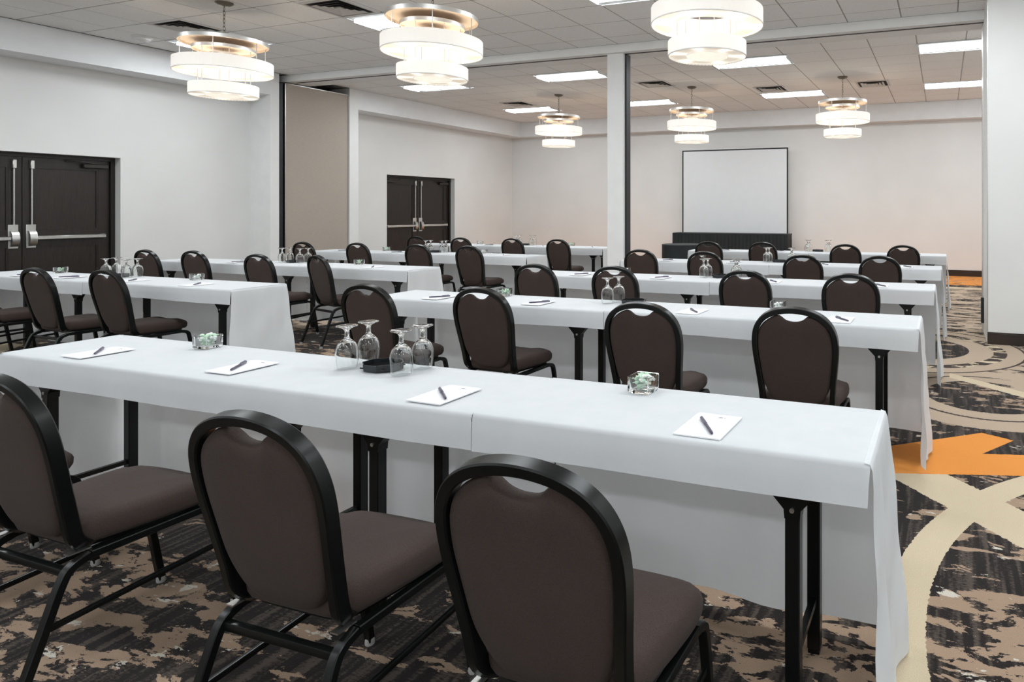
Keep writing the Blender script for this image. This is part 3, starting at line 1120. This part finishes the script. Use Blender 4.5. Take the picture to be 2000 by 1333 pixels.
def row_items(key, pads, tray, gobs, dishes, near=False, gnames=None, pens=None):
    R = ROWS[key]
    d = R['d']
    pads = sorted(pads, reverse=True)
    for i, (x, y) in enumerate(pads):
        y = min(max(y, R['yf'] + .12), R['yf'] + TD - .11)
        a, px, py = (pens[i] if pens else (math.radians(38 if i < 2 else -40), .012, -.005))
        put_pad(x, y, '%s from the right, %s' % (ORD[i], d), a, px, py, random.uniform(-.03, .03))
    if tray:
        tx, ty = tray[0], min(tray[1], R['yf'] + TD - .10)
        put_tray(tx, ty, d, random.uniform(-.2, .2))
        gn = gnames or ('front left', 'back left', 'front right', 'back right')
        for (gx, gy), nm in zip(gobs, gn):
            gy = min(max(gy, R['yf'] + .08), R['yf'] + TD - .052)
            # keep clear of the tray
            dx, dy = gx - tx, gy - ty
            if abs(dx) < .135 and abs(dy) < .12:
                gx = tx + (.137 if dx > 0 else -.137)
            put_gob(gx, gy, '%s of the tray, %s' % (nm, d))
    for i, (x, y) in enumerate(dishes):
        y = min(y, R['yf'] + TD - .06)
        put_dish(x, y, ('on the %s half of the %s' % ('right' if i == 0 else 'left', d)) if len(dishes) > 1 else 'on the ' + d, near, hash(key) % 50 + i if False else ord(key[0]) + len(key) * 3 + i, .1 if i else -.05)


row_items('N', [(-.645, 1.793), (-1.60, 1.80), (-2.64, 1.851), (-3.505, 1.826)], (-2.10, 2.03), [(-2.245, 1.99), (-2.245, 2.10), (-1.985, 1.985), (-1.975, 2.095)], [(-.985, 2.085), (-3.18, 2.07)], True,
          pens=[(.566, .0, -.02), (.86, .0, -.012), (.61, -.008, -.01), (.89, .0, 0)])
row_items('R2', [(-3.397, 3.78), (-2.569, 3.79), (-1.458, 3.79), (-.555, 3.79)], (-1.96, 4.00), [(-2.135, 3.955), (-2.105, 4.06)], [(-.98, 4.05), (-3.02, 4.03)])
row_items('R3', [(-3.298, 5.57), (-2.449, 5.56), (-1.40, 5.57), (-.492, 5.56)], (-1.94, 5.79), [(-2.10, 5.755), (-2.09, 5.84), (-1.79, 5.75), (-1.80, 5.85)], [(-2.957, 5.84)])
row_items('R4', [(-3.201, 7.46), (-2.34, 7.46), (-1.27, 7.46), (-.378, 7.46)], (-1.84, 7.68), [(-1.99, 7.64), (-1.98, 7.73), (-1.69, 7.65), (-1.70, 7.74)], [(-2.85, 7.73)])
row_items('R5', [(-3.15, 9.57), (-2.3, 9.57), (-1.2, 9.57), (-.35, 9.57)], (-1.76, 9.80), [(-1.91, 9.76), (-1.90, 9.85), (-1.61, 9.76), (-1.60, 9.85)], [(-2.75, 9.84)])
row_items('A', [(-8.25, 3.73), (-7.62, 3.74), (-6.73, 3.75), (-5.88, 3.74)], (-7.27, 3.95), [(-7.42, 3.92), (-7.44, 4.02), (-7.12, 3.92), (-7.13, 4.02)], [(-6.30, 4.01), (-8.30, 4.01)])
row_items('B', [(-8.75, 5.49), (-7.9, 5.49), (-6.73, 5.49), (-5.83, 5.49)], (-7.27, 5.70), [(-7.42, 5.67), (-7.40, 5.76), (-7.13, 5.67), (-7.11, 5.76)], [(-6.3, 5.75)])
row_items('C', [(-8.55, 7.51), (-7.52, 7.51), (-6.45, 7.51), (-5.66, 7.51)], (-7.0, 7.72), [(-7.15, 7.69), (-7.14, 7.78), (-6.85, 7.69), (-6.86, 7.78)], [(-6.2, 7.78), (-7.98, 7.78)])
row_items('D', [(-8.5, 9.56), (-7.5, 9.56), (-6.40, 9.56), (-5.45, 9.56)], (-6.9, 9.77), [(-7.05, 9.74), (-7.05, 9.83), (-6.75, 9.74), (-6.75, 9.83)], [(-6.0, 9.83), (-7.9, 9.83)])

# ------------------------------------------------------------------ far end: screen, skirted table, round table
sc = empty('projection_screen', (-4.51, 14.36, 0))
tag(sc, 'large white projection screen with black border by the far wall', 'projection screen')
a, z0, z1 = 1.235, .78, 2.735
MB().box(-a, a, -.004, .004, z0, z1).build('screen_surface', 'screen', sc, False)
m = MB().box(-a - .03, -a, -.006, .006, z0, z1 + .03).box(a, a + .03, -.006, .006, z0, z1 + .03).box(-a, a, -.006, .006, z1, z1 + .03)
m.build('border', 'seal', sc, False)
MB().box(-a - .07, a + .07, -.012, .012, z1 + .03, z1 + .05).build('top_bar', 'white_plastic', sc, False)
MB().sweep([(0, .03, .3), (0, .03, z1 + .04)], circ(.016)).build('support_pole', 'seal', sc)
MB().box(-a - .05, a + .05, -.03, .03, z0 - .06, z0).build('roller_case', 'seal', sc, False)
for q in range(3):
    t = 2 * PI * q / 3 + PI / 2
    MB().sweep([(0, .03, .42), (.45 * math.cos(t), .03 - .10 * math.sin(t), .0)], circ(.011)).build('leg', 'seal', sc)


def skirt_rows(path, z0, z1, amp, freq):
    rows = []
    tot = 0
    for i, p in enumerate(path):
        if i:
            tot += (p[0] - path[i - 1][0]).length
        pos, nrm = p
        wv = math.sin(tot * freq) + .4 * math.sin(tot * freq * .37 + 1)
        rows.append([tuple(pos + nrm * (amp * wv * s) + Vector((0, 0, z))) for s, z in ((.25, z1), (.55, z1 - .12), (1, (z0 + z1) / 2), (1.3, z0))])
    return rows


st = empty('skirted_table', (-4.42, 13.90, 0))
tag(st, 'long table with black pleated skirt below the projection screen', 'skirted table')
hx, hy, zt_ = 1.32, .22, .86
MB().box(-hx, hx, -hy, hy, zt_ - .03, zt_, .004).build('tabletop', 'blackcloth', st, False)
path = []
per = [((-hx, hy), (-hx, -hy), (-1, 0)), ((-hx, -hy), (hx, -hy), (0, -1)), ((hx, -hy), (hx, hy), (1, 0))]
for (p, q, nn) in per:
    L = math.dist(p, q)
    n = int(L / .018)
    for i in range(n):
        t = i / n
        path.append((Vector((p[0] + (q[0] - p[0]) * t, p[1] + (q[1] - p[1]) * t, 0)), Vector((nn[0], nn[1], 0))))
MB().loft(skirt_rows(path, .012, zt_ - .004, .010, 75.), False, False).build('pleated_skirt', 'blackcloth', st)
for sx in (-1, 1):
    for sy in (-1, 1):
        MB().box(sx * 1.2 - .02, sx * 1.2 + .02, sy * .15 - .02, sy * .15 + .02, 0, zt_ - .03).build('leg', 'black', st, False)
rt = empty('round_table', (-4.42, 11.02, 0))
tag(rt, 'small round table in a black cloth left of the farthest right-hand row', 'table')
MB().lathe([(0, .735), (.372, .735), (.380, .745), (.380, .752), (.372, .760), (0, .760)], 48).build('tabletop', 'blackcloth', rt)
path = []
for i in range(145):
    t = 2 * PI * i / 144
    path.append((Vector((.384 * math.cos(t), .384 * math.sin(t), 0)), Vector((math.cos(t), math.sin(t), 0))))
MB().loft(skirt_rows(path, .010, .757, .012, 22.), False, False).build('cloth_drape', 'blackcloth', rt)
MB().sweep([(0, 0, .02), (0, 0, .735)], circ(.035)).build('pedestal', 'black', rt)
MB().lathe([(0, 0), (.25, 0), (.25, .012), (.05, .03), (0, .03)], 24).build('base_plate', 'black', rt)
